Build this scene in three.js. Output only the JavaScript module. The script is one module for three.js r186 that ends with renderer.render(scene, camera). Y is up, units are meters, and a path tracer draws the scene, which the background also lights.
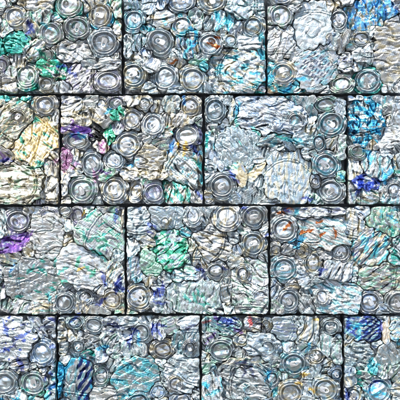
import * as THREE from 'three';
import { mergeVertices } from 'three/addons/utils/BufferGeometryUtils.js';

// ------------------------------------------------------------ camera, sky, sun, exposure
const S = 0.0022;                                   // metres per pixel of the photograph on the wall's face
const GROUND = 426;                                 // pixel row on which the lowest bales stand
const WX = px => (px - 200) * S, WY = py => (GROUND - py) * S;
const scene = new THREE.Scene();
const camera = new THREE.PerspectiveCamera(20, 1, 0.05, 600);
const DIST = 200 * S / Math.tan(10 * Math.PI / 180);
camera.position.set(0, WY(200), DIST);
camera.lookAt(0, WY(200), 0);
const renderer = new THREE.WebGLRenderer({ antialias: true });
renderer.toneMapping = THREE.LinearToneMapping;
renderer.toneMappingExposure = 1.9;
renderer.shadowMap.enabled = true;
renderer.setSize(1024, 1024);

// ------------------------------------------------------------ seeded noise
function rng(seed) { let a = seed >>> 0; return () => { a = (a + 0x6D2B79F5) >>> 0; let t = a; t = Math.imul(t ^ (t >>> 15), t | 1); t ^= t + Math.imul(t ^ (t >>> 7), t | 61); return ((t ^ (t >>> 14)) >>> 0) / 4294967296; }; }
const perm = new Uint8Array(512), gx = new Float32Array(256), gy = new Float32Array(256);
{ const r = rng(77); const p = [...Array(256).keys()];
  for (let i = 255; i > 0; i--) { const j = Math.floor(r() * (i + 1)); [p[i], p[j]] = [p[j], p[i]]; }
  for (let i = 0; i < 512; i++) perm[i] = p[i & 255];
  for (let i = 0; i < 256; i++) { const a = r() * Math.PI * 2; gx[i] = Math.cos(a); gy[i] = Math.sin(a); } }
function noise(x, y, wrap = 0) {                    // gradient noise, about -1 to 1
  const xf = Math.floor(x), yf = Math.floor(y), u = x - xf, v = y - yf;
  let x0 = xf & 255, x1 = (xf + 1) & 255, y0 = yf & 255, y1 = (yf + 1) & 255;
  if (wrap) { const m = k => ((k % wrap) + wrap) % wrap; x0 = m(xf); x1 = m(xf + 1); y0 = m(yf); y1 = m(yf + 1); }
  const a = perm[perm[x0] + y0], b = perm[perm[x1] + y0], c = perm[perm[x0] + y1], d = perm[perm[x1] + y1];
  const su = u * u * u * (u * (u * 6 - 15) + 10), sv = v * v * v * (v * (v * 6 - 15) + 10);
  const n0 = gx[a] * u + gy[a] * v, n1 = gx[b] * (u - 1) + gy[b] * v, n2 = gx[c] * u + gy[c] * (v - 1), n3 = gx[d] * (u - 1) + gy[d] * (v - 1);
  return 1.5 * (n0 + (n1 - n0) * su + (n2 - n0) * sv + (n0 - n1 - n2 + n3) * su * sv);
}
const fbm = (x, y) => noise(x, y) * .6 + noise(x * 2.1 + 9, y * 2.1 + 4) * .3 + noise(x * 4.3 + 3, y * 4.3) * .15;
const sstep = (a, b, x) => { const t = Math.min(1, Math.max(0, (x - a) / (b - a))); return t * t * (3 - 2 * t); };
const clamp = (x, a, b) => Math.min(b, Math.max(a, x));
const mix = (a, b, t) => a + (b - a) * t;

// ------------------------------------------------------------ sky and sun
const sunDir = new THREE.Vector3(-0.36, 0.92, 0.52).normalize();
{
  const W = 512, H = 256, data = new Float32Array(W * H * 4);
  for (let j = 0; j < H; j++) for (let i = 0; i < W; i++) {
    const el = ((j + .5) / H - .5) * Math.PI, az = ((i + .5) / W - .5) * Math.PI * 2;
    const d = [Math.cos(el) * Math.cos(az), Math.sin(el), Math.cos(el) * Math.sin(az)];
    const h = Math.max(0, d[1]);
    const t = Math.pow(h, 0.5);
    let c = [mix(.82, .22, t), mix(.88, .44, t), mix(.98, .88, t)];
    const k = 1 / (h + .22);
    const cl = sstep(-.02, .42, fbm(d[0] * k * 1.1 + 5, d[2] * k * 1.1 + 2)) * .9;
    c = c.map((v, n) => mix(v, [1.75, 1.72, 1.68][n], cl));
    if (d[1] < 0) c = [.12, .11, .10];
    data.set([...c, 1], (j * W + i) * 4);
  }
  const sky = new THREE.DataTexture(data, W, H, THREE.RGBAFormat, THREE.FloatType);
  sky.mapping = THREE.EquirectangularReflectionMapping; sky.magFilter = THREE.LinearFilter; sky.needsUpdate = true;
  scene.background = sky; scene.environment = sky;
  scene.backgroundIntensity = .85; scene.environmentIntensity = .85;
}
const sun = new THREE.DirectionalLight(new THREE.Color(1, .9, .73), 4.9);
sun.position.copy(sunDir).multiplyScalar(6).add(new THREE.Vector3(0, .5, 0));
sun.target.position.set(0, .5, 0); scene.add(sun.target);
sun.castShadow = true; sun.shadow.radius = 1.5; sun.shadow.mapSize.set(2048, 2048);
Object.assign(sun.shadow.camera, { left: -1.2, right: 1.2, top: 1.2, bottom: -1.2, near: .5, far: 14 });
scene.add(sun);

// ------------------------------------------------------------ materials
function dataTex(N, f, srgb) {
  const a = new Uint8Array(N * N * 4);
  for (let j = 0; j < N; j++) for (let i = 0; i < N; i++) { const c = f(i / N, j / N); const o = (j * N + i) * 4; a[o] = clamp(c[0] * 255, 0, 255); a[o + 1] = clamp(c[1] * 255, 0, 255); a[o + 2] = clamp(c[2] * 255, 0, 255); a[o + 3] = 255; }
  const t = new THREE.DataTexture(a, N, N); t.wrapS = t.wrapT = THREE.RepeatWrapping; t.magFilter = THREE.LinearFilter; t.minFilter = THREE.LinearMipmapLinearFilter; t.generateMipmaps = true;
  if (srgb) t.colorSpace = THREE.SRGBColorSpace; t.needsUpdate = true; return t;
}
// one tile is 0.12 m: fine crinkles of thin sheet, and smears of roughness
const crinkle = dataTex(1024, (u, v) => {
  const wx = noise(u * 9, v * 9, 9) * .05, wy = noise(u * 9 + 40, v * 9 + 40, 9) * .05;
  const a = 1 - Math.abs(noise((u + wx) * 24, (v + wy) * 24, 24)) * 1.6;
  const b = 1 - Math.abs(noise((u + wy) * 52, (v + wx) * 52, 52)) * 1.6;
  const c = noise(u * 128, v * 128, 128);
  const h = clamp(.16 + a * .42 + b * .26 + c * .06, 0, 1); return [h, h, h];
});
const smear = dataTex(512, (u, v) => {
  const n = noise(u * 5, v * 5, 5) * .5 + noise(u * 14, v * 14, 14) * .35 + noise(u * 60, v * 60, 60) * .2;
  const r = clamp(.52 + n * .38, .25, 1); return [r, r, r];
});
const sheetMetal = new THREE.MeshStandardMaterial({ color: 0xffffff, vertexColors: true, metalness: .84, roughness: .92, roughnessMap: smear, bumpMap: crinkle, bumpScale: .00032, flatShading: true, side: THREE.DoubleSide });
const canMetal = new THREE.MeshStandardMaterial({ color: 0xffffff, vertexColors: true, metalness: .86, roughness: .8, roughnessMap: smear, bumpMap: crinkle, bumpScale: .0003, side: THREE.DoubleSide });
const lidMetal = new THREE.MeshStandardMaterial({ color: 0xffffff, vertexColors: true, metalness: .9, roughness: .7, roughnessMap: smear, bumpMap: crinkle, bumpScale: .00022, side: THREE.DoubleSide });
const coreMetal = new THREE.MeshStandardMaterial({ color: 0xffffff, vertexColors: true, metalness: .85, roughness: .8, roughnessMap: smear, bumpMap: crinkle, bumpScale: .0006, side: THREE.DoubleSide });
const tabMetal = new THREE.MeshStandardMaterial({ color: new THREE.Color().setRGB(.54, .55, .56), metalness: .92, roughness: .5, side: THREE.DoubleSide });

// ------------------------------------------------------------ the ground the stack stands on
{
  const tex = dataTex(512, (u, v) => { const n = noise(u * 6, v * 6, 6) * .12 + noise(u * 30, v * 30, 30) * .12 + noise(u * 120, v * 120, 120) * .12; return [.31 + n, .30 + n, .285 + n]; }, true);
  tex.repeat.set(200, 200);
  const g = new THREE.Mesh(new THREE.PlaneGeometry(300, 300), new THREE.MeshStandardMaterial({ map: tex, roughness: .95, metalness: 0 }));
  g.rotation.x = -Math.PI / 2; g.position.y = 0; g.name = 'ground'; g.receiveShadow = true;
  g.userData = { kind: 'structure' }; scene.add(g);
}

// ------------------------------------------------------------ inks found on the cans (linear, as lacquer over bright metal)
const INK = { teal: [.02, .42, .36], green: [.01, .40, .24], aqua: [.14, .58, .68], cyan: [.03, .48, .74], blue: [.02, .06, .40], navy: [.015, .03, .13], sky: [.12, .46, .86],
  purple: [.2, .08, .4], pink: [.48, .24, .44], rust: [.38, .11, .015], cream: [.9, .78, .50], yellow: [.75, .5, .05], red: [.4, .05, .05], dark: [.05, .045, .045], tan: [.55, .45, .33], pale: [.72, .84, .86], mint: [.5, .8, .66], lilac: [.62, .58, .8], sky2: [.45, .62, .85] };

const ALUMINIUM = [.535, .552, .57];                // weathered sheet: every can and the mass behind them

// ------------------------------------------------------------ pull tab, shared by all lids
const tabGeo = (() => {
  const s = new THREE.Shape(); const a = .0105, b = .0062;
  for (let k = 0; k <= 28; k++) { const t = k / 28 * Math.PI * 2, c = Math.cos(t), n = Math.sin(t); const x = Math.sign(c) * Math.pow(Math.abs(c), .75) * a, y = Math.sign(n) * Math.pow(Math.abs(n), .75) * b * (1 - .18 * c); k ? s.lineTo(x, y) : s.moveTo(x, y); }
  const h = new THREE.Path(); for (let k = 0; k <= 18; k++) { const t = -k / 18 * Math.PI * 2; const x = .0045 + Math.cos(t) * .0042, y = Math.sin(t) * .0036; k ? h.lineTo(x, y) : h.moveTo(x, y); } s.holes.push(h);
  const g = new THREE.ExtrudeGeometry(s, { depth: .0007, bevelEnabled: true, bevelThickness: .0005, bevelSize: .0005, bevelSegments: 2, curveSegments: 4 });
  const p = g.attributes.position; for (let i = 0; i < p.count; i++) { const x = p.getX(i); p.setZ(i, p.getZ(i) + 14 * x * x); } g.computeVertexNormals(); return g;
})();

// ------------------------------------------------------------ one crushed can
// spec: { t: 'L' lid end | 'B' base end | 'S' crushed side, x, y, rx, ry (pixels), rot (degrees clockwise), ink, cov, ang, flat, lo, ...}
const enorm = (p, x, y) => {
  const dx = x - p.x, dy = y - p.y, u = (dx * p.cr + dy * p.sr) / p.rx, v = (-dx * p.sr + dy * p.cr) / p.ry;
  if (p.t === 'S') { const a = Math.abs(u), b = Math.abs(v); return Math.pow(Math.pow(a, 2.35) + Math.pow(b, 2.35), 1 / 2.35); }
  return Math.sqrt(u * u + v * v);
};
const field = (p, x, y) => (enorm(p, x, y) - 1) * Math.sqrt(p.rx * p.ry) - p.pr;
const curve = (pts, x) => { for (let i = 1; i < pts.length; i++) if (x <= pts[i][0]) { const t = (x - pts[i - 1][0]) / (pts[i][0] - pts[i - 1][0]); return mix(pts[i - 1][1], pts[i][1], t); } return pts[pts.length - 1][1]; };
const LID = [[0, -3.2], [.5, -3.0], [.60, -3.2], [.665, -9.0], [.70, -8.6], [.75, .3], [.80, 1.4], [.84, .4], [.895, -8.2], [.945, -2.2], [1.02, -1.6], [1.085, -7.6], [1.14, -2.8], [1.5, -5]];
const BASE = [[0, -1.0], [.3, -1.4], [.52, -3.2], [.62, -8.4], [.67, -7.8], [.73, .8], [.80, .6], [.89, -8.4], [.95, -3.0], [1.02, -1.6], [1.09, -8.0], [1.15, -3], [1.25, -4.2], [1.5, -7.0]];

function buildCan(p, all, rect, bale, tint) {
  const R = rng(p.seed), inFrame = p.x > -25 && p.x < 425 && p.y > -30 && p.y < 430;
  const mean = Math.sqrt(p.rx * p.ry);
  const segs = Math.round(clamp(2 * Math.PI * mean * S / (inFrame ? (p.t === 'S' ? .0018 : .0021) : .006), 28, 190));
  // outline: grow until it meets a neighbour or the wall of the press
  const near = all.filter(q => q !== p && !q.inset && !p.inset && Math.hypot(q.x - p.x, q.y - p.y) < Math.max(q.rx, q.ry) + Math.max(p.rx, p.ry) * 1.5 + 6);
  let rad = [];
  for (let k = 0; k < segs; k++) {
    const th = k / segs * Math.PI * 2, c = Math.cos(th), s = Math.sin(th);
    let e = 1 / Math.max(1e-6, enorm(p, p.x + c, p.y + s));            // radius of the free outline along this ray
    const wob = 1 + .06 * noise(c * 1.7 + p.seed, s * 1.7 + p.seed * .37);
    const lim = e * wob * (p.t === 'S' ? 1.16 : 1.13) + 1.2;
    let t = .3 * e;
    for (; t < lim; t += .5) {
      const x0 = p.x + c * t, y0 = p.y + s * t, x = x0 + 3.2 * noise(x0 / 9 + bale * 3, y0 / 9) + 1.6 * noise(x0 / 3.5, y0 / 3.5 + bale), y = y0 + 3.2 * noise(x0 / 9 + 50, y0 / 9 + bale * 5) + 1.6 * noise(x0 / 3.5 + 20, y0 / 3.5 + bale), f = field(p, x, y);
      let hit = false;
      for (const q of near) if (field(q, x, y) < f) { hit = true; break; }
      if (hit) break;
    }
    rad.push(Math.max(t, .3 * e));
  }
  for (let it = 0; it < (p.t === 'S' ? 1 : 2); it++) rad = rad.map((v, k) => .25 * rad[(k + segs - 1) % segs] + .5 * v + .25 * rad[(k + 1) % segs]);
  const small = mean < 9, over = p.t === 'S' && mean < 13 && R() < (small ? .6 : .35), lap = over ? .2 + R() * 1.3 : mean > 13 ? -.7 + R() * .3 : -.6 + R() * .6; rad = rad.map(v => v + lap);
  const ins = .5;
  for (let k = 0; k < segs; k++) {
    const th = k / segs * Math.PI * 2, c = Math.cos(th), s = Math.sin(th);
    const x = p.x + c * rad[k], y = p.y + s * rad[k];
    const e = Math.max(0, ins + 1.2 * noise(x * .09 + bale * 7, y * .09 + bale * 3) + .35 * noise(x * .3, y * .3 + bale));
    let m = 1e9;
    if (c > 1e-4) m = Math.min(m, (rect[2] - e - p.x) / c); if (c < -1e-4) m = Math.min(m, (rect[0] + e - p.x) / c);
    if (s > 1e-4) m = Math.min(m, (rect[3] - e - p.y) / s); if (s < -1e-4) m = Math.min(m, (rect[1] + e - p.y) / s);
    rad[k] = Math.max(1, Math.min(rad[k], m));
  }
  const rmax = Math.max(...rad) * S;
  const rings = Math.round(clamp(rmax / (inFrame ? (p.t === 'S' ? .00115 : .00105) : .004), 8, 52)), SK = 5;
  const o1 = R() * 90, o2 = R() * 90, o3 = R() * 90, zoff = (p.z ?? 0) + (over ? 1.5 : 0) + (R() - .5) * 4 - (p.t === 'S' ? 1.2 : 0), roll = small ? .7 + R() : 1.4 + R() * 2, sgn = R() < .5 ? 1 : -1, sawK = p.saw ?? (1.6 + R() * 2.0), terr = p.terr ?? (.5 + R() * .8);
  const tk = small ? .8 : .42, tx = (R() - .5) * (p.inset ? .2 : tk), ty = (R() - .5) * tk, amp = (p.flat ?? 1), cra = R() * Math.PI, crw = .6 + R() * .8, crd = (R() - .45) * 8, dentA = R() * 6.28, dentD = R() < .45 ? 3 + R() * 6 : 0;
  const freq = p.freq ?? (.85 + R() * .5), el = p.el ?? (1.6 + R() * 1.6), fa = (p.fa ?? (-p.rot + (p.ry > p.rx ? 90 : 0) + (R() - .5) * 50 + (R() < .25 ? 90 : 0))) * Math.PI / 180, fc = Math.cos(fa), fs = Math.sin(fa);
  const mouth = p.t === 'L' && (p.mouth ?? (R() < .45)), ma = R() * Math.PI * 2, tab = p.t === 'L' && (p.tab ?? (R() < .62)), dome = p.t === 'B' ? (R() < .6 ? 1 : -1) : 0;
  const lobes = 5 + Math.floor(R() * 4), lph = R() * 6;
  const rimE = p.t === 'S' && mean > 8.5 && R() < .7 ? (R() < .5 ? -1 : 1) * (.5 + R() * .3) : 0, rimC = (R() - .3) * .016 * Math.sign(rimE || 1);
  const creases = [[40, 1.0], [27, .9], [17, .66], [10.5, .44], [6.4, .26], [4.2, .14]].map(([l, am], i) => { const a = i === 0 ? -fa + 1.57 : R() * 6.28; return [Math.cos(a), Math.sin(a), l * (.8 + R() * .5), R(), am * (.5 + R() * .9)]; });
  const height = (lx, ly, rho, er, th, Rm) => {       // lx, ly metres from the centre; er distance in units of the drawn outline; result in mm
    const X = lx * 1000, Y = ly * 1000;
    const wx = X + 4 * noise(X / 34 + o1, Y / 30 + o2) + .5 * noise(X / 10 + o3, Y / 10 + o2), wy = Y + 4 * noise(X / 34 + o2 + 5, Y / 30 + o1 + 8) + .5 * noise(X / 10 + o1, Y / 10 + o3);
    const A = (wx * fc + wy * fs) / el, B = (-wx * fs + wy * fc);
    let z = zoff + tx * X + ty * Y;
    const f1 = noise(A / 25 * freq + o1, B / 24 * freq + o3), f2 = noise(A / 13 * freq + o3, B / 12 * freq + o2), f3 = noise(A / 5 + o2, B / 4.6 + o3);
    // sheets lapped over one another: a slow rise, then a sharp drop
    const sw = (noise(A / 46 * freq + o2, B / 40 * freq + o1) + .2 * noise(A / 18 + o1, B / 18 + o2) + .008 * B) * sawK + 40, sf = sw - Math.floor(sw), saw = sf < .89 ? sf / .89 : 1 - (sf - .89) / .11;
    let tri = 0; for (const [dx, dy, l, ph, am] of creases) { const q = (wx * dx + wy * dy) / l + ph, f = q - Math.floor(q); tri += am * (Math.abs(f - .5) * 4 - 1); }
    // narrow deep wrinkles: the press has flattened what stood proud and shut the folds between
    const line = (f, l, w) => { const d = Math.abs(f) * l / 1.6 / w; return d < 1 ? 1 - d : 0; };
    let wr = line(f1, 24 / freq, 1.7) * 8 * sstep(-.35, .1, f2 + .5 * noise(X / 11 + o3, Y / 11 + o1)) + line(f2, 12.5 / freq, 1.4) * 5 * sstep(.0, .4, noise(X / 20 + o2, Y / 20 + o1)) + line(noise(A / 7.5 + o3 + 7, B / 7 + o1), 7.2, 1.1) * 2.4 * sstep(.25, .55, noise(X / 14 + o1 + 3, Y / 14 + o3));
    if (rimE) {                                        // the seam of the can's end, bent over with the body
      const u = (X * p.cr - Y * p.sr), v = (X * p.sr + Y * p.cr), long = p.rx >= p.ry, a = long ? u : v, c = long ? v : u;
      const d = (a - rimE * (long ? p.rx : p.ry) * S * 1000 + rimC * c * c + 1.2 * noise(c / 9 + o1, o2)) * Math.sign(rimE);
      wr += Math.max(0, 1 - Math.abs(d + 2.8) / 1.9) * 4.5 + Math.max(0, 1 - Math.abs(d - 2.8) / 1.9) * 5 - Math.max(0, 1 - Math.abs(d) / 1.9) * 1.2;
    }
    const folds = (saw - .5) * 3.0 * terr + tri - wr;
    if (p.t === 'S') z += (small ? .3 : 1.2) * (1 - Math.pow(rho, 3)) + amp * folds - .4;
    else {
      const wob = er * (1 + .08 * noise(Math.cos(th) * .8 + o1, Math.sin(th) * .8 + o2));
      z += curve(p.t === 'L' ? LID : BASE, wob);
      if (p.t === 'B') z += dome * 3.2 * (1 - sstep(0, .55, wob)) * 1.0;
      const d = Math.cos(cra) * X + Math.sin(cra) * Y;
      z += crd * Math.exp(-Math.pow(d / (4 * crw), 2)) * (1 - sstep(.4, .75, wob));
      z += noise(X / 9 + o1, Y / 9 + o2) * .6 * (1 - sstep(.45, .7, wob)) + tri * .6 * (1 - sstep(.3, .7, wob)) + noise(X / 20 + o2, Y / 20) * 2;
      const out = sstep(.86, 1.05, wob);
      z += out * amp * folds * .85 + out * 1.3 * Math.sin(lobes * th * 2 + lph + wob * 6);
      if (dentD) { const q = (Math.cos(dentA) * X + Math.sin(dentA) * Y) / (mean * S * 1000) - .35; z -= dentD * Math.max(0, q) * 1.6; }
      if (mouth) { const mx = X - Math.cos(ma) * 7.5, my = Y - Math.sin(ma) * 7.5, a = mx * Math.cos(ma) + my * Math.sin(ma), b = -mx * Math.sin(ma) + my * Math.cos(ma); z -= 7 * (1 - sstep(.75, 1.1, Math.hypot(a / 5.5, b / 8))); }
    }
    const e0 = 1 - Math.min(.5, roll / Rm), e = clamp((rho - e0) / (1 - e0), 0, 1);
    return z - (roll + 3) * (1 - Math.sqrt(1 - e * e * .98));
  };
  const reach = rmax / S; const spots = accents.filter(a => Math.hypot(a[0] - p.x, a[1] - p.y) < reach + a[2] * 2.3).map(a => { const q = a[0] * 1.7 + a[1]; return [...a, Math.cos(q), Math.sin(q)]; });
  const pos = [], col = [], uv = [], idx = [];
  const warm = clamp((p.warm ?? 0) * .8 + tint[0] - .3 + (R() - .5) * .7, -1, 1), val = .8 + R() * .2, dirtA = .25 + R() * .5;
  const paleName = (tint[0] > .15 ? ['pale', 'cream', 'cream', 'mint', 'cream', 'cream', 'pale', 'lilac'] : ['pale', 'pale', 'aqua', 'mint', 'cream', 'cream', 'pale', 'sky2'])[Math.floor(R() * 8)];
  const bandI = p.t === 'S' && mean > 8 && !p.stripe && !p.letters && R() < .45 ? ['navy', 'teal', 'blue', 'sky2', 'aqua', 'tan', 'dark'][Math.floor(R() * 7)] : null, bandW = 4 + R() * 6;
  const inks = p.inks || (p.ink ? [[p.ink, p.cov ?? .5, p.ang ?? -fa * 180 / Math.PI, p.str ?? 2.4]] : []);
  const colour = (px, py, lx, ly, er) => {
    const X = lx * 1000, Y = ly * 1000;
    const c = ALUMINIUM.map(v => v * val);
    const w = warm * .8 + .7 * noise(X / 13 + o2, Y / 13 + o1);
    if (w > 0) { c[1] *= 1 - .07 * w; c[2] *= 1 - .26 * w; } else { c[0] *= 1 + .24 * w; c[1] *= 1 + .07 * w; }
    const lac = sstep(.0, .35, noise((X * fc + Y * fs) / 22 + o3, (Y * fc - X * fs) / 7 + o2)) * .55;          // remains of pale print
    const pale = INK[paleName];
    for (let k = 0; k < 3; k++) c[k] = mix(c[k], pale[k] * .8, lac);
    const dirt = sstep(.12, .55, fbm(X / 10 + o1 * 2, Y / 10 + o3 * 2)) * dirtA;   // grime in blotches
    for (let k = 0; k < 3; k++) c[k] *= 1 - dirt * [.52, .56, .6][k];
    for (const [name, cov, ang, str] of inks) {
      const a = ang * Math.PI / 180, u = (X * Math.cos(a) - Y * Math.sin(a)) / str, v = X * Math.sin(a) + Y * Math.cos(a);
      let m;
      if (name === 'letters') continue;
      const n = noise(u / 11 + o1 * 1.3, v / 11 + o2 * 1.7) * .75 + noise(u / 4.5 + o3, v / 4.5 + o1) * .4;
      m = sstep(-.06, .06, n - (.5 - cov) * 1.5);
      if (p.ring) m *= sstep(p.ring - .04, p.ring + .04, er);
      const k2 = .9 + .25 * noise(X / 5 + o2, Y / 5);
      for (let k = 0; k < 3; k++) c[k] = mix(c[k], INK[name][k] * k2, m * .85);
    }
    if (bandI) {
      const u = X * fs - Y * fc + .8 * noise(X / 15 + o1, Y / 15), q = (u + 60) / bandW, f = q - Math.floor(q), w = (perm[(Math.floor(q) + p.seed) & 255] & 3) * .13 + .08;
      const m = (f < w ? 1 : 0) * sstep(-.25, .1, fbm(X / 9 + o2, Y / 9 + o3)) * .45;
      for (let k = 0; k < 3; k++) c[k] = mix(c[k], INK[bandI][k], m);
    }
    if (p.stripe) {                                                          // printed bars
      const a = p.stripe.ang * Math.PI / 180, v = X * Math.sin(a) + Y * Math.cos(a) + 2.5 * noise(X / 14 + o1, Y / 14), s = sstep(-.15, .15, Math.sin(v / p.stripe.w * Math.PI));
      const within = p.stripe.half ? sstep(-2, 2, p.stripe.half * X) : 1;
      for (let k = 0; k < 3; k++) c[k] = mix(c[k], INK[p.stripe.c][k], s * within);
    }
    if (p.letters) {                                                         // rows of worn upright strokes
      const a = p.letters * Math.PI / 180, u = X * Math.cos(a) - Y * Math.sin(a), v = X * Math.sin(a) + Y * Math.cos(a);
      const row = Math.floor((v + 28) / 14), rv = (v + 28) / 14 - row, g = Math.floor(u / 3.8), gu = u / 3.8 - g;
      const on = row >= 0 && row < 4 && Math.abs(u) < 32 && rv > .2 && rv < .82 && (g % 2 === 0 ? gu > .15 : (perm[(g & 127) + row * 31] & 3) === row % 3 && (Math.abs(rv - .5) < .09 || rv > .7 || rv < .3));
      if (on) for (let k = 0; k < 3; k++) c[k] = mix(c[k], [.07, .085, .13][k], .9);
    }
    for (const [ax, ay, ar, name, qc, qs] of spots) {
      const dx = px - ax, dy = py - ay; if (dx * dx + dy * dy > ar * ar * 5) continue;
      const ux = dx * qc + dy * qs, uy = -dx * qs + dy * qc, d = Math.hypot(ux / 1.7, (uy + 2.2 * noise(ux / 5 + ax, ay)) / .5);
      const m = sstep(.12, -.12, d / ar - .9 + .55 * noise(ux / 6 + ax, uy / 2.2 + ay) + .3 * noise(ux / 2.4, uy / 1.3 + ax));
      for (let k = 0; k < 3; k++) c[k] = mix(c[k], INK[name][k], m * (name === 'rust' ? .92 : .7));
    }
    return c;
  };
  const v0 = (lx, ly, z, er, sk = 0) => {
    pos.push(lx, ly, z); uv.push((lx + o1) / .12, (ly + sk + o2) / .12);
    col.push(...colour(p.x + lx / S, p.y - ly / S, lx, ly, er));
  };
  // centre, rings, skirt
  v0(0, 0, height(0, 0, 0, 0, 0, rmax * 1000) / 1000, 0);
  const edgeZ = [];
  for (let r = 1; r <= rings; r++) for (let k = 0; k < segs; k++) {
    const th = -k / segs * Math.PI * 2, Rk = rad[k] * S;
    let rho = r / rings; rho = rho < .8 ? rho : .8 + .2 * Math.pow((rho - .8) / .2, .8);
    const lx = Math.cos(th) * Rk * rho, ly = Math.sin(th) * Rk * rho, er = enorm(p, p.x + lx / S, p.y - ly / S);
    const z = height(lx, ly, rho, er, th, Rk * 1000) / 1000;
    v0(lx, ly, z, er); if (r === rings) edgeZ.push(z);
  }
  for (let r = 1; r <= SK; r++) for (let k = 0; k < segs; k++) {
    const th = -k / segs * Math.PI * 2, Rk = rad[k] * S, f = r / SK;
    const b = Rk * (1 - .12 * f) + .0012 * noise(k / segs * 20 + o1, f * 4 + o2);
    v0(Math.cos(th) * Math.min(Rk, b), Math.sin(th) * Math.min(Rk, b), mix(edgeZ[k], -.05, f * f * .5 + f * .5), 1.4, f * .03);
  }
  const id = (r, k) => 1 + (r - 1) * segs + (k % segs);
  for (let k = 0; k < segs; k++) idx.push(0, id(1, k + 1), id(1, k));
  for (let r = 1; r < rings + SK; r++) for (let k = 0; k < segs; k++) idx.push(id(r, k), id(r, k + 1), id(r + 1, k), id(r, k + 1), id(r + 1, k + 1), id(r + 1, k));
  for (let i = 0; i < idx.length; i += 3) { const t = idx[i + 1]; idx[i + 1] = idx[i + 2]; idx[i + 2] = t; }
  const full = new THREE.BufferGeometry();
  full.setAttribute('position', new THREE.Float32BufferAttribute(pos, 3)); full.setIndex(idx); full.computeVertexNormals();
  const nor = full.attributes.normal.array;
  if (nor[2] < 0) { for (let i = 0; i < nor.length; i++) nor[i] = -nor[i]; for (let i = 0; i < idx.length; i += 3) { const t = idx[i + 1]; idx[i + 1] = idx[i + 2]; idx[i + 2] = t; } }
  const sub = keep => {                              // a sheet made of the chosen triangles, with the common normals
    const map = new Map(), P = [], N = [], C = [], U = [], I = [];
    for (let i = 0; i < idx.length; i += 3) if (keep(idx[i], idx[i + 1], idx[i + 2])) for (let q = 0; q < 3; q++) {
      const a = idx[i + q]; let b = map.get(a);
      if (b === undefined) { b = P.length / 3; map.set(a, b); for (let k = 0; k < 3; k++) { P.push(pos[a * 3 + k]); N.push(nor[a * 3 + k]); C.push(col[a * 3 + k]); } U.push(uv[a * 2], uv[a * 2 + 1]); }
      I.push(b);
    }
    const g = new THREE.BufferGeometry();
    g.setAttribute('position', new THREE.Float32BufferAttribute(P, 3)); g.setAttribute('normal', new THREE.Float32BufferAttribute(N, 3));
    g.setAttribute('color', new THREE.Float32BufferAttribute(C, 3)); g.setAttribute('uv', new THREE.Float32BufferAttribute(U, 2)); g.setIndex(I); return g;
  };
  const mk = (g, m, n) => { const o = new THREE.Mesh(g, m); o.name = n; o.castShadow = o.receiveShadow = true; return o; };
  let body;
  if (p.t === 'S') body = mk(sub(() => true), sheetMetal, 'crushed_can');
  else {
    const inner = new Uint8Array(pos.length / 3);
    for (let i = 0; i < inner.length; i++) inner[i] = (i <= rings * segs) && enorm(p, p.x + pos[i * 3] / S, p.y - pos[i * 3 + 1] / S) < .87 ? 1 : 0;
    body = mk(sub((a, b, c) => !(inner[a] && inner[b] && inner[c])), canMetal, 'crushed_can');
    const lg = sub((a, b, c) => inner[a] && inner[b] && inner[c]);
    if (lg.index.count > 30) body.add(mk(lg, lidMetal, p.t === 'L' ? 'can_lid' : 'can_base'));
    if (tab && mean > 7) {
      const tb = mk(tabGeo, tabMetal, 'pull_tab'); const off = (R() - .5) * .003;
      tb.scale.setScalar(clamp(mean / 14, .6, 1.15));
      tb.position.set(off, off * .7, (height(off, off * .7, 0, .1, 0, rmax * 1000) + .9 + R() + .8) / 1000); tb.rotation.set((R() - .5) * .5, (R() - .5) * .5, R() * 6.28); body.add(tb);
    }
  }
  return body;
}

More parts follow.
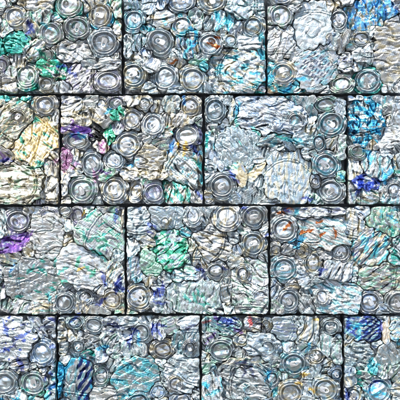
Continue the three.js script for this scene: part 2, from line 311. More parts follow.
// ------------------------------------------------------------ small spots of strong print or rust: x, y, radius (pixels), ink
const accents = [
  [31, 27, 5, 'blue'], [28, 33, 4, 'blue'], [69, 69, 6, 'blue'], [61, 66, 3, 'blue'], [40, 52, 4, 'teal'], [37, 89, 5, 'teal'], [8, 52, 5, 'teal'], [46, 26, 4, 'aqua'], [55, 14, 4, 'teal'], [33, 90, 4, 'green'], [56, 60, 4, 'teal'], [117, 22, 4, 'teal'],
  [183, 34, 5, 'aqua'], [193, 31, 4, 'cyan'], [191, 45, 4, 'cyan'], [164, 21, 4, 'aqua'], [214, 45, 4.5, 'rust'], [217, 37, 2.5, 'rust'], [174, 62, 3, 'rust'], [218, 17, 5, 'aqua'], [227, 22, 5, 'aqua'], [262, 56, 4, 'aqua'], [222, 72, 5, 'aqua'], [238, 77, 5, 'aqua'], [254, 74, 4, 'cyan'], [195, 45, 3, 'cyan'], [243, 68, 3, 'aqua'],
  [395, 8, 4, 'navy'], [301, 79, 4, 'cyan'], [268, 78, 4, 'cyan'], [286, 91, 5, 'cyan'], [272, 88, 4, 'aqua'], [272, 68, 4, 'aqua'],
  [4, 97, 5, 'teal'], [30, 98, 6, 'aqua'], [3, 156, 4, 'purple'], [5, 161, 4, 'blue'], [36, 168, 4, 'teal'], [41, 163, 4, 'teal'], [20, 100, 4, 'teal'],
  [64, 102, 4, 'navy'], [79, 136, 6, 'cyan'], [75, 137, 4, 'blue'], [74, 130, 6, 'purple'], [84, 131, 6, 'purple'], [66, 129, 4, 'lilac'], [98, 133, 6, 'dark'], [94, 138, 4, 'dark'], [108, 111, 3, 'cyan'], [62, 158, 6, 'pink'], [66, 163, 6, 'pink'], [74, 166, 4, 'pink'], [95, 176, 5, 'pink'], [104, 172, 4, 'purple'], [103, 147, 5, 'pink'], [108, 177, 3, 'green'], [133, 163, 5, 'cyan'], [171, 148, 5, 'sky'], [195, 150, 5, 'blue'], [185, 149, 5, 'yellow'], [178, 145, 3, 'yellow'], [199, 165, 5, 'teal'], [200, 195, 4, 'blue'], [184, 100, 4, 'sky'],
  [237, 111, 5, 'cyan'], [236, 122, 4, 'teal'], [256, 131, 4, 'teal'], [296, 141, 6, 'aqua'], [280, 137, 4, 'teal'], [343, 178, 4, 'cyan'], [308, 199, 4, 'blue'], [234, 178, 5, 'blue'], [207, 143, 4, 'teal'], [240, 143, 2, 'teal'], [236, 165, 2.5, 'aqua'],
  [369, 156, 6, 'cyan'], [390, 172, 6, 'cyan'], [384, 178, 5, 'cyan'], [361, 180, 6, 'blue'], [372, 184, 6, 'blue'], [360, 188, 5, 'blue'], [398, 172, 4, 'teal'], [355, 124, 5, 'navy'], [352, 131, 4, 'navy'], [362, 137, 3, 'dark'], [377, 184, 4, 'navy'], [351, 196, 3, 'navy'],
  [2, 244, 5, 'purple'], [10, 247, 5, 'purple'], [20, 242, 6, 'purple'], [27, 239, 6, 'purple'], [13, 233, 4, 'lilac'], [6, 250, 4, 'purple'], [118, 285, 6, 'blue'], [121, 288, 5, 'blue'], [104, 280, 5, 'blue'], [101, 302, 4, 'blue'], [106, 252, 3, 'navy'], [62, 282, 3, 'green'], [66, 281, 3, 'green'], [62, 271, 4, 'teal'], [55, 263, 3, 'teal'], [13, 269, 3, 'sky'], [84, 214, 2.5, 'yellow'], [116, 216, 5, 'blue'], [31, 270, 4, 'teal'], [45, 273, 3, 'teal'],
  [78, 262, 4, 'green'], [88, 269, 4, 'green'], [94, 273, 4, 'green'], [80, 269, 3, 'yellow'], [84, 235, 4, 'teal'], [92, 239, 4, 'teal'], [101, 240, 4, 'green'], [104, 247, 4, 'teal'], [96, 252, 5, 'teal'], [102, 258, 4, 'teal'],
  [152, 226, 4, 'blue'], [150, 232, 3, 'blue'], [163, 290, 4, 'blue'], [160, 303, 4, 'blue'], [156, 297, 3, 'navy'], [187, 299, 4, 'teal'], [195, 298, 4, 'teal'], [203, 297, 3, 'green'], [205, 305, 4, 'teal'], [200, 270, 4, 'blue'], [203, 275, 4, 'navy'], [198, 293, 3, 'teal'], [268, 235, 3, 'blue'], [244, 208, 4, 'blue'], [226, 270, 3, 'blue'],
  [288, 226, 4, 'rust'], [283, 213, 4, 'rust'], [290, 208, 3, 'rust'], [305, 232, 3.5, 'rust'], [311, 231, 2.5, 'rust'], [320, 222, 3, 'rust'], [322, 234, 3, 'rust'], [335, 233, 3, 'rust'], [296, 241, 6, 'cyan'], [299, 245, 4, 'cyan'], [297, 210, 4, 'aqua'], [323, 270, 4, 'blue'], [389, 216, 3, 'cyan'], [393, 232, 4, 'teal'], [374, 253, 4, 'aqua'], [363, 275, 4, 'mint'], [288, 211, 2, 'blue'],
  [5, 329, 5, 'blue'], [22, 336, 5, 'blue'], [14, 342, 4, 'navy'], [7, 349, 5, 'blue'], [20, 363, 5, 'blue'], [18, 368, 4, 'navy'], [54, 320, 4, 'blue'], [46, 327, 4, 'navy'], [53, 347, 3, 'blue'], [48, 376, 4, 'blue'], [44, 393, 4, 'green'], [52, 388, 4, 'blue'], [24, 390, 3, 'teal'],
  [102, 348, 5, 'cyan'], [104, 352, 4, 'navy'], [157, 331, 5, 'blue'], [160, 325, 4, 'blue'], [139, 340, 4, 'cyan'], [130, 340, 5, 'blue'], [190, 327, 4, 'navy'], [75, 318, 4, 'blue'], [112, 325, 4, 'navy'], [120, 327, 4, 'navy'], [135, 330, 3, 'blue'],
  [224, 320, 5, 'blue'], [227, 324, 5, 'blue'], [233, 320, 4, 'blue'], [216, 319, 4, 'purple'], [206, 322, 3, 'red'], [211, 338, 4, 'purple'], [250, 321, 4, 'red'], [238, 331, 4, 'purple'], [245, 371, 4, 'navy'], [252, 371, 4, 'navy'], [303, 374, 4, 'yellow'], [298, 383, 3, 'yellow'], [312, 390, 3, 'yellow'], [309, 347, 4, 'cyan'], [206, 386, 3, 'cyan'], [214, 393, 5, 'aqua'], [268, 376, 4, 'cyan'], [318, 320, 3, 'yellow'],
  [357, 326, 5, 'cyan'], [359, 334, 5, 'aqua'], [348, 327, 4, 'blue'], [381, 328, 4, 'blue'], [371, 390, 4, 'cyan'], [378, 394, 5, 'cyan'], [398, 342, 4, 'aqua'], [377, 383, 4, 'blue'], [347, 398, 5, 'blue'],
];

// ------------------------------------------------------------ the bales: edges in pixels, then every can that the photograph lets one pick out
const bales = [
  { rect: [-21, -16, 122, 94], tint: [.22], label: 'can bale with a teal can at its edge and deep blue scraps, in top course', cans: [
    ['L', 1, 4, 9, 9], ['B', 15, 17, 12.5, 12.5, 0, { pr: 1 }], ['S', 37, 3, 18, 8, -5, { warm: .5, fa: 0 }], ['S', 39, 17, 13, 8, 0, { ink: 'mint', cov: .3 }], ['L', 69, 4, 17, 17, 0, { pr: 1, ink: 'teal', cov: .75, ring: .97 }],
    ['B', 51, 34, 13.5, 14, 0, { pr: 1 }], ['S', 14, 42, 14, 12, 20, { ink: 'teal', cov: .85 }], ['S', -1, 46, 9, 9, 0, { ink: 'teal', cov: .8 }], ['S', 33, 50, 15, 7, -38, { fa: 38, el: 3 }], ['S', 31, 27, 5, 7],
    ['L', 77, 28, 15, 12, 0, { mouth: true }], ['L', 100, 15, 14, 15, 20, { z: -1, ink: 'cyan', cov: .6, ring: .95 }], ['S', 117, 6, 8, 11, 0, { ink: 'mint', cov: .5 }], ['L', 104, 43, 18, 17, 0, { pr: 2, z: 1, mouth: false }],
    ['S', 72, 51, 20, 10, 4, { warm: .6, fa: 0, el: 2.6 }], ['L', 46, 55, 9, 8, 0, { warm: .5, z: -1 }], ['S', 52, 69, 14, 8, 20, { ink: 'green', cov: .62, ang: 30 }], ['L', 27, 76, 13, 14, 0, { pr: 1, ink: 'teal', cov: .6, ring: 1.02 }], ['L', 1, 66, 9, 10], ['S', 7, 85, 9, 9, 0, { warm: .4 }],
    ['L', 46, 84, 9, 8, 0, { warm: .5 }], ['S', 82, 79, 14, 14, 0, { fa: 60, freq: 1.2 }], ['S', 104, 65, 15, 6, -8, { fa: 0, el: 3.2 }], ['L', 108, 81, 14, 11, 0, { pr: 1, z: 1 }], ['S', 21, 60, 7, 8], ['S', 90, 62, 8, 6], ['S', 118, 30, 5, 10], ['S', 64, 88, 9, 6], ['S', 5, 28, 7, 8, 0, { ink: 'mint', cov: .4 }]] },
  { rect: [123, -16, 266, 94], tint: [-.35], label: 'can bale with a rust spot on one lid and a wide aqua printed can', cans: [
    ['S', 135, 3, 11, 7], ['L', 134, 20, 12, 12, 0, { pr: 1 }], ['S', 160, 19, 14, 8, 8, { fa: 10, el: 3 }], ['L', 181, 2, 15, 12], ['L', 160, 42, 17, 16, 30, { pr: 1, tab: true, mouth: true }], ['L', 146, 53, 7, 8], ['S', 150, 63, 12, 6, 40, { fa: -40, el: 3, warm: .3 }], ['L', 182, 26, 12.5, 12, 0, { ink: 'aqua', cov: .3 }],
    ['S', 196, 18, 6, 10, 0, { warm: .4 }], ['S', 190, 43, 12, 14, 0, { ink: 'aqua', cov: .38 }], ['L', 212, 0, 17, 15, 0, { pr: 1 }], ['L', 210, 44, 13.5, 13, 0, { pr: 1, tab: false }], ['S', 245, 4, 22, 14, 0, { warm: -.2, freq: .8 }], ['L', 253, 27, 11.5, 12, 0, { warm: -.6, flat: .5 }], ['S', 250, 43, 11, 6, 8, { fa: 0, el: 3 }],
    ['S', 224, 21, 11, 9, 0, { ink: 'aqua', cov: .45 }], ['S', 237, 72, 27, 20, 0, { pr: 3, ink: 'aqua', cov: .28, ang: 0, freq: .9 }], ['L', 133, 75, 14, 14, 0, { pr: 1 }], ['L', 165, 77, 14, 14, 0, { pr: 1 }], ['L', 193, 79, 15, 15, 0, { pr: 1 }], ['S', 175, 63, 9, 4.5, 0, { warm: .6 }], ['S', 150, 89, 7, 6], ['S', 128, 46, 5, 10], ['S', 262, 48, 4, 12, 0, { ink: 'aqua', cov: .7 }], ['L', 231, 41, 8, 8, 0, { ink: 'pale', cov: .6 }], ['S', 148, 4, 8, 8]] },
  { rect: [267, -16, 410, 94], tint: [.1], label: 'can bale with one bright sky blue can and a can printed in rows of strokes', cans: [
    ['L', 281, 16, 14, 14, 0, { tab: false, mouth: true }], ['S', 280, 42, 14, 18, 0, { warm: .5, flat: .7 }], ['S', 314, 24, 18, 24, 3, { pr: 2, flat: .38, warm: -.3, freq: .6 }], ['L', 339, 20, 10, 12, 0, { pr: 1 }], ['S', 370, 13, 27, 14, -8, { pr: 2, ink: 'sky', cov: .56, str: 1.6, flat: .8 }], ['S', 398, 5, 8, 8, 0, { ink: 'dark', cov: .4 }],
    ['S', 391, 47, 16, 33, 0, { pr: 2, flat: .6, warm: .5, freq: .8, fa: 0 }], ['L', 361, 39, 11, 9, -10], ['S', 344, 42, 11, 4.5, -62, { warm: .6, fa: 62, el: 4 }], ['S', 366, 53, 10, 9], ['B', 283, 73, 13, 12, 0, { inset: true, z: 4, warm: .5 }], ['S', 283, 77, 17, 16, 0, { ink: 'aqua', cov: .72, z: -3 }], ['S', 317, 67, 25, 18, -36, { pr: 2, flat: .42, freq: .7, letters: 36 }],
    ['L', 342, 84, 12, 9, 0, { tab: false }], ['L', 368, 81, 14, 13, 0, { pr: 1, ink: 'teal', cov: .7, ring: 1.0, mouth: false }], ['S', 395, 88, 10, 6], ['S', 345, 62, 10, 8], ['S', 272, 89, 6, 5, 0, { ink: 'tan', cov: .7 }], ['S', 332, 44, 6, 9, 0, { ink: 'pale', cov: .5 }]] },
  { rect: [-84, 95, 59, 205], tint: [.75], label: 'can bale with a cream can streaked in teal beside a bright flat lid', cans: [
    ['S', 8, 122, 24, 25, 35, { flat: .8, freq: 1.1, warm: .4 }], ['L', 18, 118, 9, 9, 0, { inset: true, z: 3.5, warm: .5 }], ['B', 45, 105, 12, 11.5, 0, { pr: 3, z: 2, warm: -.5 }], ['S', 36, 141, 19, 27, 38, { pr: 2, flat: .7, inks: [['cream', .8, 0, 1], ['teal', .3, 40, 3.2]] }], ['S', 14, 184, 30, 19, 6, { pr: 2, warm: .8, fa: 0, el: 2.2 }], ['S', 50, 190, 9, 14, 0, { warm: .2 }],
    ['S', 51, 168, 8, 9, 0, { warm: .2 }], ['S', 4, 157, 10, 8, 0, { ink: 'lilac', cov: .4 }], ['S', 22, 163, 11, 6], ['S', 55, 120, 4, 9], ['S', 28, 97, 9, 5, 0, { ink: 'teal', cov: .5 }], ['S', 5, 98, 9, 5, 0, { ink: 'aqua', cov: .5 }], ['L', -30, 120, 15, 15], ['L', -32, 152, 14, 14], ['S', -38, 185, 20, 14]] },
  { rect: [60, 95, 203, 205], tint: [.2], label: 'can bale crowded with round lids, a purple strip and green scraps between', cans: [
    ['S', 72, 109, 13, 10, 20, { fa: 30 }], ['S', 92, 102, 8, 7], ['L', 101, 104, 7, 7], ['L', 116, 103, 11, 8.5, 0, { warm: .2 }], ['S', 75, 120, 14, 7, 0, { warm: .7, flat: .8 }], ['S', 75, 130, 15, 4, -3, { ink: 'purple', cov: .6, str: 3, fa: 0, el: 4 }], ['L', 77, 141, 14, 10, 0, { tab: false }], ['S', 96, 132, 6, 9, 0, { ink: 'dark', cov: .75, z: -4 }], ['S', 100, 117, 11, 8, 10], ['S', 118, 114, 9, 7, 30, { ink: 'green', cov: .7 }], ['S', 111, 136, 5, 9, 0, { ink: 'green', cov: .75 }],
    ['L', 132, 120, 12, 12, 0, { pr: 1 }], ['L', 153, 125, 12.5, 13, 0, { pr: 1, mouth: true }], ['L', 128, 145, 17, 16.5, 0, { pr: 2, z: 1, mouth: true }], ['L', 114, 160, 12, 11, 0], ['L', 92, 164, 12, 14, 0, { pr: 1 }], ['S', 66, 161, 6, 12, 0, { ink: 'pink', cov: .62, ang: 60 }], ['S', 102, 147, 8, 6, 0, { ink: 'pink', cov: .4 }], ['S', 107, 175, 9, 5, 0, { ink: 'mint', cov: .5 }], ['L', 82, 190, 16.5, 15, 0, { pr: 2, z: 1 }], ['L', 114, 190, 15, 14.5, 0, { pr: 1, mouth: true }], ['B', 154, 193, 12, 11.5, 0, { pr: 2, z: 1 }], ['L', 136, 191, 8, 11, 20, { tab: false }],
    ['S', 150, 158, 16, 14, 0, { warm: .7 }], ['S', 152, 172, 14, 6, 8, { warm: .8 }], ['S', 173, 105, 10, 9, 40, { ink: 'pale', cov: .6, warm: -.5 }], ['L', 190, 107, 12, 12, 0, { pr: 1 }], ['S', 178, 120, 15, 8, 15, { warm: .1, freq: .8 }], ['B', 187, 136, 14, 13, 0, { pr: 1, ink: 'navy', cov: .6, ring: .9 }], ['S', 183, 170, 20, 20, 30, { warm: -.3, inks: [['pale', .5, 0, 1], ['aqua', .2, 0, 1]], freq: .8 }], ['S', 176, 192, 15, 12, 20, { pr: 2, ink: 'teal', cov: .5, ang: 50 }], ['S', 199, 168, 4, 16, 0, { ink: 'aqua', cov: .4 }], ['S', 160, 143, 9, 8, 0, { warm: .2 }], ['L', 144, 104, 9, 8], ['S', 64, 182, 6, 12], ['S', 132, 172, 9, 7]] },
  { rect: [204, 95, 347, 205], tint: [-.3], label: 'can bale with wide pale panels and a long white crushed can along its top', cans: [
    ['L', 215, 110, 12, 14, 0, { pr: 1, mouth: true }], ['S', 268, 115, 37, 18, 6, { pr: 3, flat: 1.15, freq: .75, warm: .1 }], ['S', 236, 112, 9, 13, 0, { warm: -.3 }], ['S', 238, 146, 23, 19, -12, { pr: 2, flat: .4, freq: 1.3, warm: -.6 }], ['S', 287, 178, 24, 27, -6, { pr: 2, flat: .4, freq: 1.2, warm: -.2, fa: 85, el: 3 }], ['L', 222, 186, 13.5, 13.5, 0, { pr: 2, z: 1, warm: .4 }],
    ['S', 242, 177, 12, 3.5, 75, { pr: 2, flat: .3, ink: 'cream', cov: .8, z: 2 }], ['S', 257, 172, 14, 3, -42, { pr: 1, flat: .4, ink: 'cream', cov: .6, z: 1 }], ['S', 216, 160, 12, 4, 55, { pr: 1, flat: .4, warm: .6 }], ['L', 331, 124, 15.5, 14.5, 0, { pr: 2, z: 1 }], ['L', 326, 105, 14, 9, 0, { tab: false, z: -2 }], ['L', 319, 143, 8, 10], ['L', 326, 165, 15, 13.5, 0, { pr: 1 }], ['L', 331, 191, 15.5, 14, 0, { pr: 2, mouth: true, z: 1 }], ['B', 315, 182, 6, 6, 0, { warm: .7, pr: 1 }],
    ['S', 341, 146, 6, 10], ['S', 252, 193, 14, 10, 10], ['S', 272, 140, 20, 7, -15, { warm: -.2, fa: 20, el: 3 }], ['S', 209, 145, 5, 12, 0, { ink: 'aqua', cov: .4 }], ['S', 272, 202, 14, 4], ['S', 340, 108, 6, 6], ['S', 302, 140, 9, 7], ['L', 296, 122, 9, 10, 0, { inset: true, z: 3.5, tab: false, warm: .4 }], ['L', 277, 123, 7, 7, 0, { inset: true, z: 3.5 }]] },
  { rect: [348, 95, 491, 205], tint: [0], label: 'can bale with a large cyan can and dark blue scraps below it', cans: [
    ['S', 365, 121, 17, 22, -10, { pr: 3, inks: [['cyan', .56, 20, 1.6], ['dark', .14, 60, 2]], flat: 1.2 }], ['S', 398, 112, 6, 15, 0, { flat: .4, warm: -.2 }], ['S', 390, 138, 13, 10, -20, { warm: .2 }], ['L', 358, 152, 10, 8], ['S', 378, 165, 14, 11, 30, { pr: 2, flat: .8 }], ['S', 354, 170, 7, 10], ['S', 366, 183, 13, 6, 10, { ink: 'blue', cov: .6, str: 3, ang: -10 }], ['S', 394, 192, 14, 12, 0, { pr: 1 }], ['S', 368, 196, 12, 7], ['S', 352, 193, 5, 9], ['L', 394, 190, 9, 9, 0, { inset: true, z: 3 }], ['S', 399, 164, 7, 10], ['S', 356, 99, 9, 4], ['S', 384, 99, 9, 5, 0, { ink: 'aqua', cov: .3 }], ['L', 424, 118, 15, 15], ['L', 428, 160, 14, 14]] },
  { rect: [-18, 206, 125, 315], tint: [.25], label: 'can bale with three silver oval cans streaked in green and a purple strip', cans: [
    ['L', 18, 221, 15, 13, 0, { warm: .3, pr: 1 }], ['S', 12, 243, 18, 7, -16, { pr: 1, ink: 'purple', cov: .56, str: 3.5, ang: 16, fa: 16, el: 3.5 }], ['S', 46, 232, 17, 26, 0, { pr: 2, flat: .55, warm: .7 }], ['S', 0, 225, 6, 12], ['L', 77, 216, 8, 11, 10, { tab: false, mouth: true }], ['S', 102, 234, 24, 22, 30, { pr: 2, flat: .6, inks: [['mint', .42, 40, 2], ['teal', .2, -40, 3]], fa: -40, el: 2.6 }], ['S', 82, 267, 26, 20, 18, { pr: 2, flat: .5, fa: -20, el: 2.4 }],
    ['S', 32, 279, 28, 20, -6, { pr: 2, flat: .55, ink: 'teal', cov: .24, str: 3, ang: 12, fa: 8, el: 2.6 }], ['L', 64, 303, 11, 11], ['L', 112, 300, 12, 11.5, 0, { pr: 1, warm: .5 }], ['S', 98, 311, 11, 4, 0, { flat: .25, warm: -.3, z: 2, pr: 1 }], ['S', 112, 274, 9, 12, -20, { fa: 60, el: 3 }], ['S', 10, 259, 12, 6, 0, { warm: .3 }], ['S', 15, 306, 16, 7, 10], ['S', 122, 228, 3, 18], ['S', 108, 210, 12, 5], ['L', 48, 216, 9, 8, 0, { inset: true, z: 2.5, tab: false, warm: .5 }], ['S', 88, 211, 7, 5], ['S', 43, 307, 12, 7], ['L', 85, 298, 9, 8], ['S', 117, 252, 6, 10, 0, { ink: 'pale', cov: .5 }], ['S', 2, 290, 5, 12]] },
  { rect: [126, 206, 269, 315], tint: [-.1], label: 'can bale with an emerald green can and three lids in its upper corner', cans: [
    ['S', 138, 224, 12, 17, 0, { fa: 20 }], ['S', 167, 217, 16, 13, 8, { pr: 2, flat: .35, warm: -.9 }], ['S', 196, 218, 12, 13, 0, { warm: .3 }], ['L', 227, 217, 14, 13, 0, { pr: 1, z: 1, tab: false, mouth: false }], ['L', 254, 217, 14, 13, 0, { pr: 1, z: 1 }], ['L', 253, 244, 13.5, 14, 0, { pr: 1, z: 1 }], ['S', 172, 250, 21, 17, 45, { pr: 2, inks: [['mint', .5, 0, 1.5], ['green', .5, -30, 2]], flat: .9 }], ['S', 150, 263, 11, 12, 0, { pr: 1, ink: 'mint', cov: .6, flat: .6 }], ['S', 213, 244, 19, 16, 20, { freq: 1.2 }], ['S', 193, 252, 9, 12], ['L', 139, 297, 14.5, 14.5, 0, { pr: 2, z: 1, mouth: true }], ['L', 216, 271, 11, 9.5, 0, { pr: 1, warm: .4 }],
    ['S', 196, 296, 27, 15, -4, { pr: 1, flat: .5, ink: 'pale', cov: .4 }], ['S', 250, 287, 20, 28, 0, { pr: 1, freq: 1.1, warm: .4, el: 1.6 }], ['S', 158, 295, 8, 14, 0, { ink: 'blue', cov: .25 }], ['S', 132, 268, 6, 11], ['S', 184, 274, 14, 7, -10, { ink: 'mint', cov: .4 }], ['S', 132, 247, 6, 9], ['S', 150, 240, 8, 8], ['S', 237, 262, 7, 7], ['S', 230, 238, 7, 6], ['S', 226, 290, 6, 12], ['L', 261, 298, 9.5, 10, 0, { inset: true, z: 3.5 }], ['L', 243, 274, 8, 9, 0, { inset: true, z: 3.5 }], ['L', 165, 222, 6, 6, 0, { inset: true, z: 3, tab: false }], ['L', 193, 216, 9, 10, 0, { inset: true, z: 3 }]] },
  { rect: [270, 206, 413, 315], tint: [0], label: 'can bale with orange rust marks on a lid and the panel beside it', cans: [
    ['L', 284, 229, 14, 14, 0, { pr: 2, z: 1, tab: false }], ['S', 324, 233, 27, 16, 4, { pr: 2, flat: .6, warm: .3 }], ['S', 312, 212, 28, 6, 0, { warm: -.1, fa: 0, el: 3 }], ['L', 284, 269, 15, 14.5, 0, { pr: 2, z: 1 }], ['S', 290, 250, 15, 7, 0, { warm: .2 }], ['L', 313, 263, 10, 13], ['L', 340, 252, 12, 11, 0, { warm: .3 }], ['S', 352, 227, 9, 15, 10], ['S', 340, 273, 15, 11, 20, { warm: .4 }], ['L', 289, 301, 12, 13, 0, { warm: .1 }], ['S', 337, 297, 27, 17, 0, { pr: 2, flat: .6, warm: .1, fa: -20, el: 2 }],
    ['S', 373, 246, 18, 22, 40, { pr: 1, ink: 'aqua', cov: .42, flat: .8 }], ['S', 386, 224, 19, 14, 10, { pr: 1, inks: [['mint', .5, 0, 1], ['aqua', .25, 0, 1.5]], flat: .7 }], ['S', 381, 279, 25, 15, 6, { pr: 1, ink: 'mint', cov: .42, flat: .7, warm: .3 }], ['L', 370, 302, 12.5, 12, 0, { pr: 1 }], ['L', 398, 303, 13, 13, 0, { pr: 1 }], ['S', 308, 301, 8, 13], ['S', 362, 213, 8, 6, 0, { warm: .5 }], ['S', 356, 276, 6, 10], ['S', 304, 281, 7, 7], ['L', 322, 297, 8, 9, 0, { inset: true, z: 3, tab: false }], ['L', 301, 251, 7, 7, 0, { pr: 3 }], ['L', 276, 250, 7, 7, 0, { pr: 2 }]] },
  { rect: [-88, 316, 56, 426], tint: [-.3], label: 'can bale with a bright domed can base, a lid below it and blue speckled print', cans: [
    ['S', 9, 341, 27, 21, -6, { pr: 2, flat: .6, ink: 'blue', cov: .2, str: 1.4, ang: 20 }], ['S', 37, 327, 16, 5, 50, { warm: .2, flat: .6, fa: -50, el: 3 }], ['B', 42, 353, 14.5, 14.5, 0, { pr: 3, z: 2, warm: .3 }], ['L', 33, 384, 14.5, 14, 0, { pr: 2, z: 1, mouth: true }], ['B', 4, 383, 15, 14, 0, { pr: 1, warm: .4 }], ['S', 20, 364, 9, 8], ['S', 50, 390, 6, 16, 0, { ink: 'aqua', cov: .4 }], ['S', 50, 328, 6, 10], ['S', 53, 368, 4, 8], ['S', 8, 405, 12, 9, 0, { ink: 'cyan', cov: .4 }], ['L', -35, 345, 15, 15], ['L', -30, 385, 15, 15]] },
  { rect: [57, 316, 200, 426], tint: [-.15], label: 'can bale with a blue can striped in white and an aqua ribbed can', cans: [
    ['S', 62, 337, 5, 18, 0, { fa: 0, freq: 1.4 }], ['L', 94, 325, 11, 9], ['L', 75, 323, 9, 8], ['S', 112, 328, 9, 8, 0, { ink: 'navy', cov: .25 }], ['L', 78, 347, 9, 9, 0, { warm: .3 }], ['S', 92, 343, 7, 8], ['S', 116, 346, 15, 9, 38, { pr: 1, warm: .2 }], ['S', 100, 352, 7, 8], ['S', 77, 382, 15, 22, 8, { pr: 2, ink: 'cyan', cov: .5, ring: .82, stripe: { ang: -55, w: 7, c: 'navy', half: 1 }, flat: .6 }], ['S', 61, 380, 4, 20, 0, { ink: 'cyan', cov: .8 }], ['L', 101, 376, 9, 11, 0, { warm: .1 }], ['S', 136, 376, 22, 17, -20, { pr: 1, inks: [['aqua', .5, 25, 3]], fa: 25, el: 3, flat: .9 }], ['L', 163, 350, 12, 10.5, 0, { pr: 1 }], ['S', 169, 324, 10, 9, -20, { flat: .5 }], ['L', 141, 333, 11, 11, 0, { warm: -.4, mouth: true }], ['S', 136, 350, 10, 6],
    ['S', 191, 342, 9, 16, 0, { warm: -.5, flat: .8 }], ['S', 182, 376, 19, 20, 40, { pr: 1, freq: 1.2 }], ['L', 182, 402, 12, 11], ['L', 138, 403, 14, 12], ['S', 188, 322, 10, 6], ['L', 176, 384, 9, 9, 0, { inset: true, z: 3 }], ['L', 190, 348, 7, 8, 0, { inset: true, z: 3 }], ['S', 104, 398, 14, 10], ['S', 128, 322, 8, 7], ['S', 158, 330, 7, 8, 0, { ink: 'blue', cov: .3 }], ['S', 180, 344, 7, 10, 0, { warm: -.5 }]] },
  { rect: [201, 316, 343, 426], tint: [-.35], label: 'can bale with dark reddish and violet scraps along its top and yellow flecks', cans: [
    ['S', 221, 326, 18, 10, 0, { flat: 1.1, warm: -.1 }], ['S', 257, 325, 11, 9, 0, { ink: 'dark', cov: .5 }], ['L', 266, 325, 6, 7, 0, { tab: false, pr: 2 }], ['S', 284, 329, 13, 12, 6, { flat: .4, warm: -.2 }], ['L', 221, 351, 15, 13, 0, { tab: false }], ['S', 262, 346, 20, 13, 12, { fa: -10, el: 2.4, pr: 1 }], ['S', 243, 362, 24, 5, -4, { ink: 'navy', cov: .25, fa: 0, el: 4 }], ['L', 294, 364, 14, 13.5, 0, { pr: 2, z: 1, mouth: true }], ['L', 291, 394, 14, 13.5, 0, { pr: 1, z: 1, tab: false }], ['L', 325, 390, 15, 14.5, 0, { pr: 1, z: 1 }], ['S', 246, 387, 21, 18, 0, { pr: 1, el: 2.4 }], ['S', 213, 390, 10, 18, 0, { ink: 'aqua', cov: .25 }], ['L', 331, 328, 10, 9, 0, { ink: 'dark', cov: .3, ring: .7 }],
    ['S', 309, 333, 10, 14, 20], ['L', 316, 356, 10, 9], ['L', 242, 340, 8, 8], ['S', 337, 350, 6, 14], ['S', 307, 378, 6, 8, 0, { ink: 'yellow', cov: .2 }], ['L', 272, 379, 8, 9], ['S', 308, 402, 8, 7], ['L', 252, 392, 10, 9, 0, { inset: true, z: 3, mouth: true }], ['L', 268, 348, 9, 9, 0, { inset: true, z: 3, tab: false }]] },
  { rect: [344, 316, 487, 426], tint: [-.45], label: 'can bale with a small can of slanted blue and white bars beside a tan strip', cans: [
    ['S', 363, 329, 19, 11, 4, { pr: 2, flat: .5, inks: [['blue', .42, 0, 1]], stripe: { ang: -38, w: 4.5, c: 'navy', half: 1 } }], ['S', 386, 331, 12, 4, 100, { pr: 1, flat: .3, ink: 'tan', cov: .7, z: 1 }], ['S', 396, 328, 7, 11], ['S', 390, 355, 12, 10, -30, { flat: .4, warm: -.4 }], ['S', 358, 356, 14, 14, 0, { warm: -.2 }], ['L', 379, 391, 18, 18, 0, { flat: 1.2, tab: false, warm: -.3 }], ['L', 354, 396, 9, 10, 0, { ink: 'navy', cov: .3 }], ['S', 350, 380, 6, 6], ['S', 400, 394, 9, 10, 0, { warm: .3 }], ['S', 398, 373, 8, 9], ['S', 348, 374, 5, 7], ['L', 424, 340, 14, 14], ['L', 428, 385, 15, 15]] },
];

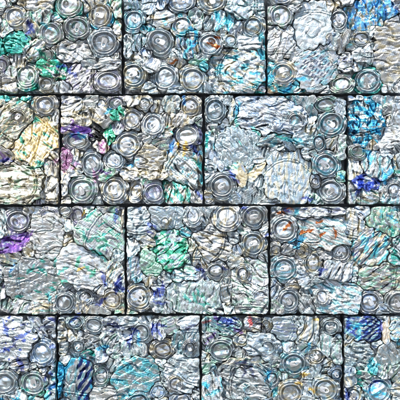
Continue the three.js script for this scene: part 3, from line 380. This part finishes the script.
// ------------------------------------------------------------ compressed mass behind the face of a bale
function buildCore(rect, b, tint) {
  const [x0, y0, x1, y1] = rect, cx = (x0 + x1) / 2, cy = (y0 + y1) / 2, w = (x1 - x0) * S, h = (y1 - y0) * S;
  const D = .26, nx = 90, ny = 68, pos = [], col = [], uv = [], idx = [];
  const put = (x, y, z) => { const n = noise(x * 60 + b * 5, y * 60 + z * 40); const v = .9 + .1 * n; pos.push(x, y, z); uv.push((x + b) / .12, (y + z) / .12); col.push(...ALUMINIUM.map(a => a * v)); return pos.length / 3 - 1; };
  const grid = (nu, nv, f) => { const o = pos.length / 3; for (let j = 0; j <= nv; j++) for (let i = 0; i <= nu; i++) put(...f(i / nu, j / nv)); for (let j = 0; j < nv; j++) for (let i = 0; i < nu; i++) { const a = o + j * (nu + 1) + i; idx.push(a, a + 1, a + nu + 1, a + 1, a + nu + 2, a + nu + 1); } };
  const fold = (x, y) => (1 - 2 * Math.abs(noise(x * 75 + b, y * 75))) * .004 + (1 - 2 * Math.abs(noise(x * 170 + b, y * 170 + 7))) * .003;
  // face (a little inside the press walls), then a shoulder out to the full section, then the sides and back
  const A = .0028, B = -.0013, ring = (t, a, z) => { const X = w / 2 - a, Y = h / 2 - a, per = [[-X, -Y], [X, -Y], [X, Y], [-X, Y], [-X, -Y]], k = Math.min(3, Math.floor(t * 4)), f = t * 4 - k; return [mix(per[k][0], per[k + 1][0], f), mix(per[k][1], per[k + 1][1], f), z]; };
  grid(nx, ny, (u, v) => { const x = (u - .5) * (w - 2 * A), y = (v - .5) * (h - 2 * A), e = Math.min(u, 1 - u, v, 1 - v); return [x, y, -.032 + fold(x, y) - .006 * (1 - sstep(0, .03, e))]; });
  grid(240, 6, (u, v) => { const p = ring(u, A, mix(-.036, -.075, v)); const n = .0008 * noise(u * 90, v * 3 + b); return [p[0] + n, p[1] + n, p[2]]; });
  grid(80, 3, (u, v) => ring(u, mix(A, B, v), mix(-.075, -.082, v)));
  grid(80, 8, (u, v) => { const p = ring(u, B, mix(-.082, -D, v)); const n = .00025 * noise(u * 60 + b, v * 20); return [p[0] + n, p[1] + n, p[2]]; });
  grid(8, 8, (u, v) => [(u - .5) * (w - 2 * B), (v - .5) * (h - 2 * B), -D]);
  const g = new THREE.BufferGeometry(); g.setAttribute('position', new THREE.Float32BufferAttribute(pos, 3)); g.setAttribute('color', new THREE.Float32BufferAttribute(col, 3)); g.setAttribute('uv', new THREE.Float32BufferAttribute(uv, 2)); g.setIndex(idx); g.computeVertexNormals();
  const m = new THREE.Mesh(g, coreMetal); m.name = 'compacted_core'; m.castShadow = m.receiveShadow = true; return m;
}

let tris = 0, parts = 0;
bales.forEach((bl, b) => {
  const [x0, y0, x1, y1] = bl.rect, r = rng(1000 + b * 17);
  const all = bl.cans.map(([t, x, y, rx, ry, rot = 0, o = {}]) => { const q = Math.sqrt(rx * ry), k = t === 'S' ? 1 : .94 * Math.min(1, (13.5 + Math.max(0, q - 13.5) * .35) / q); return { t, x, y, rx: rx * k, ry: ry * k, rot, pr: 0, ...o }; });
  const prep = p => { const a = p.rot * Math.PI / 180; p.cr = Math.cos(a); p.sr = Math.sin(a); return p; };
  all.forEach(prep);
  // cans of the same lot in what the photograph does not show of the bale, then small scraps in the gaps that are left
  const gap = (x, y) => { let m = 1e9; for (const q of all) m = Math.min(m, field(q, x, y) + q.pr); return m; };
  const ok = (x, y) => x > -22 && x < 422 && y > -22 && y < 422;
  for (let k = 0; k < 900; k++) {
    const x = mix(x0 + 6, x1 - 6, r()), y = mix(y0 + 6, y1 - 6, r()), inside = x > 0 && x < 400 && y > 0 && y < 400, R = 11 + r() * 5;
    if (inside || gap(x, y) < R * .75) continue;
    const t = r() < .45 ? 'L' : 'S';
    all.push(prep({ t, x: clamp(x, x0 + R * .8, x1 - R * .8), y: clamp(y, y0 + R * .8, y1 - R * .8), rx: R * (t === 'S' ? 1.2 : 1), ry: R, rot: t === 'S' ? r() * 180 : 0, pr: 0, ...(t === 'S' && r() < .25 ? { ink: ['teal', 'aqua', 'blue', 'cyan'][Math.floor(r() * 4)], cov: .4 } : {}) }));
  }
  for (let k = 0; k < 2500; k++) {
    const x = mix(x0 + 3, x1 - 3, r()), y = mix(y0 + 3, y1 - 3, r()), g = gap(x, y), need = 3.4;
    if (g < need) continue;
    const R = clamp(g + 2, 5, 10);
    const t = R > 7.5 && r() < .5 ? 'L' : 'S', ry = t === 'S' ? R : R * .95;
    all.push(prep({ t, x, y, rx: t === 'S' ? R * (1 + r() * .5) : R, ry, rot: r() * 180, pr: -1, freq: 1.3, z: -2, ...(r() < .22 ? { ink: ['aqua', 'pale', 'teal', 'mint'][Math.floor(r() * 4)], cov: .5 } : {}) }));
  }
  const bale = new THREE.Group(); bale.name = b ? 'can_bale_' + String(b).padStart(3, '0') : 'can_bale';
  const cx = (x0 + x1) / 2, cy = (y0 + y1) / 2;
  bale.position.set(WX(cx), WY(y1) + .0004, 0); scene.add(bale);
  bale.userData = { label: bl.label, category: 'bale', group: 'stacked bales of crushed cans' };
  const core = buildCore(bl.rect, b, bl.tint); core.position.set(0, (y1 - cy) * S, 0); bale.add(core); tris += core.geometry.index.count / 3;
  all.forEach((p, i) => {
    p.seed = 31 + b * 997 + i * 13;
  });
  all.forEach(p => {
    const m = buildCan(p, all, bl.rect, b, bl.tint);
    m.position.set((p.x - cx) * S, (y1 - p.y) * S, 0); bale.add(m); parts++;
    m.traverse(q => { if (q.geometry) tris += (q.geometry.index ? q.geometry.index.count : q.geometry.attributes.position.count) / 3; });
  });
});
console.log('cans', parts, 'triangles', tris);
renderer.render(scene, camera);
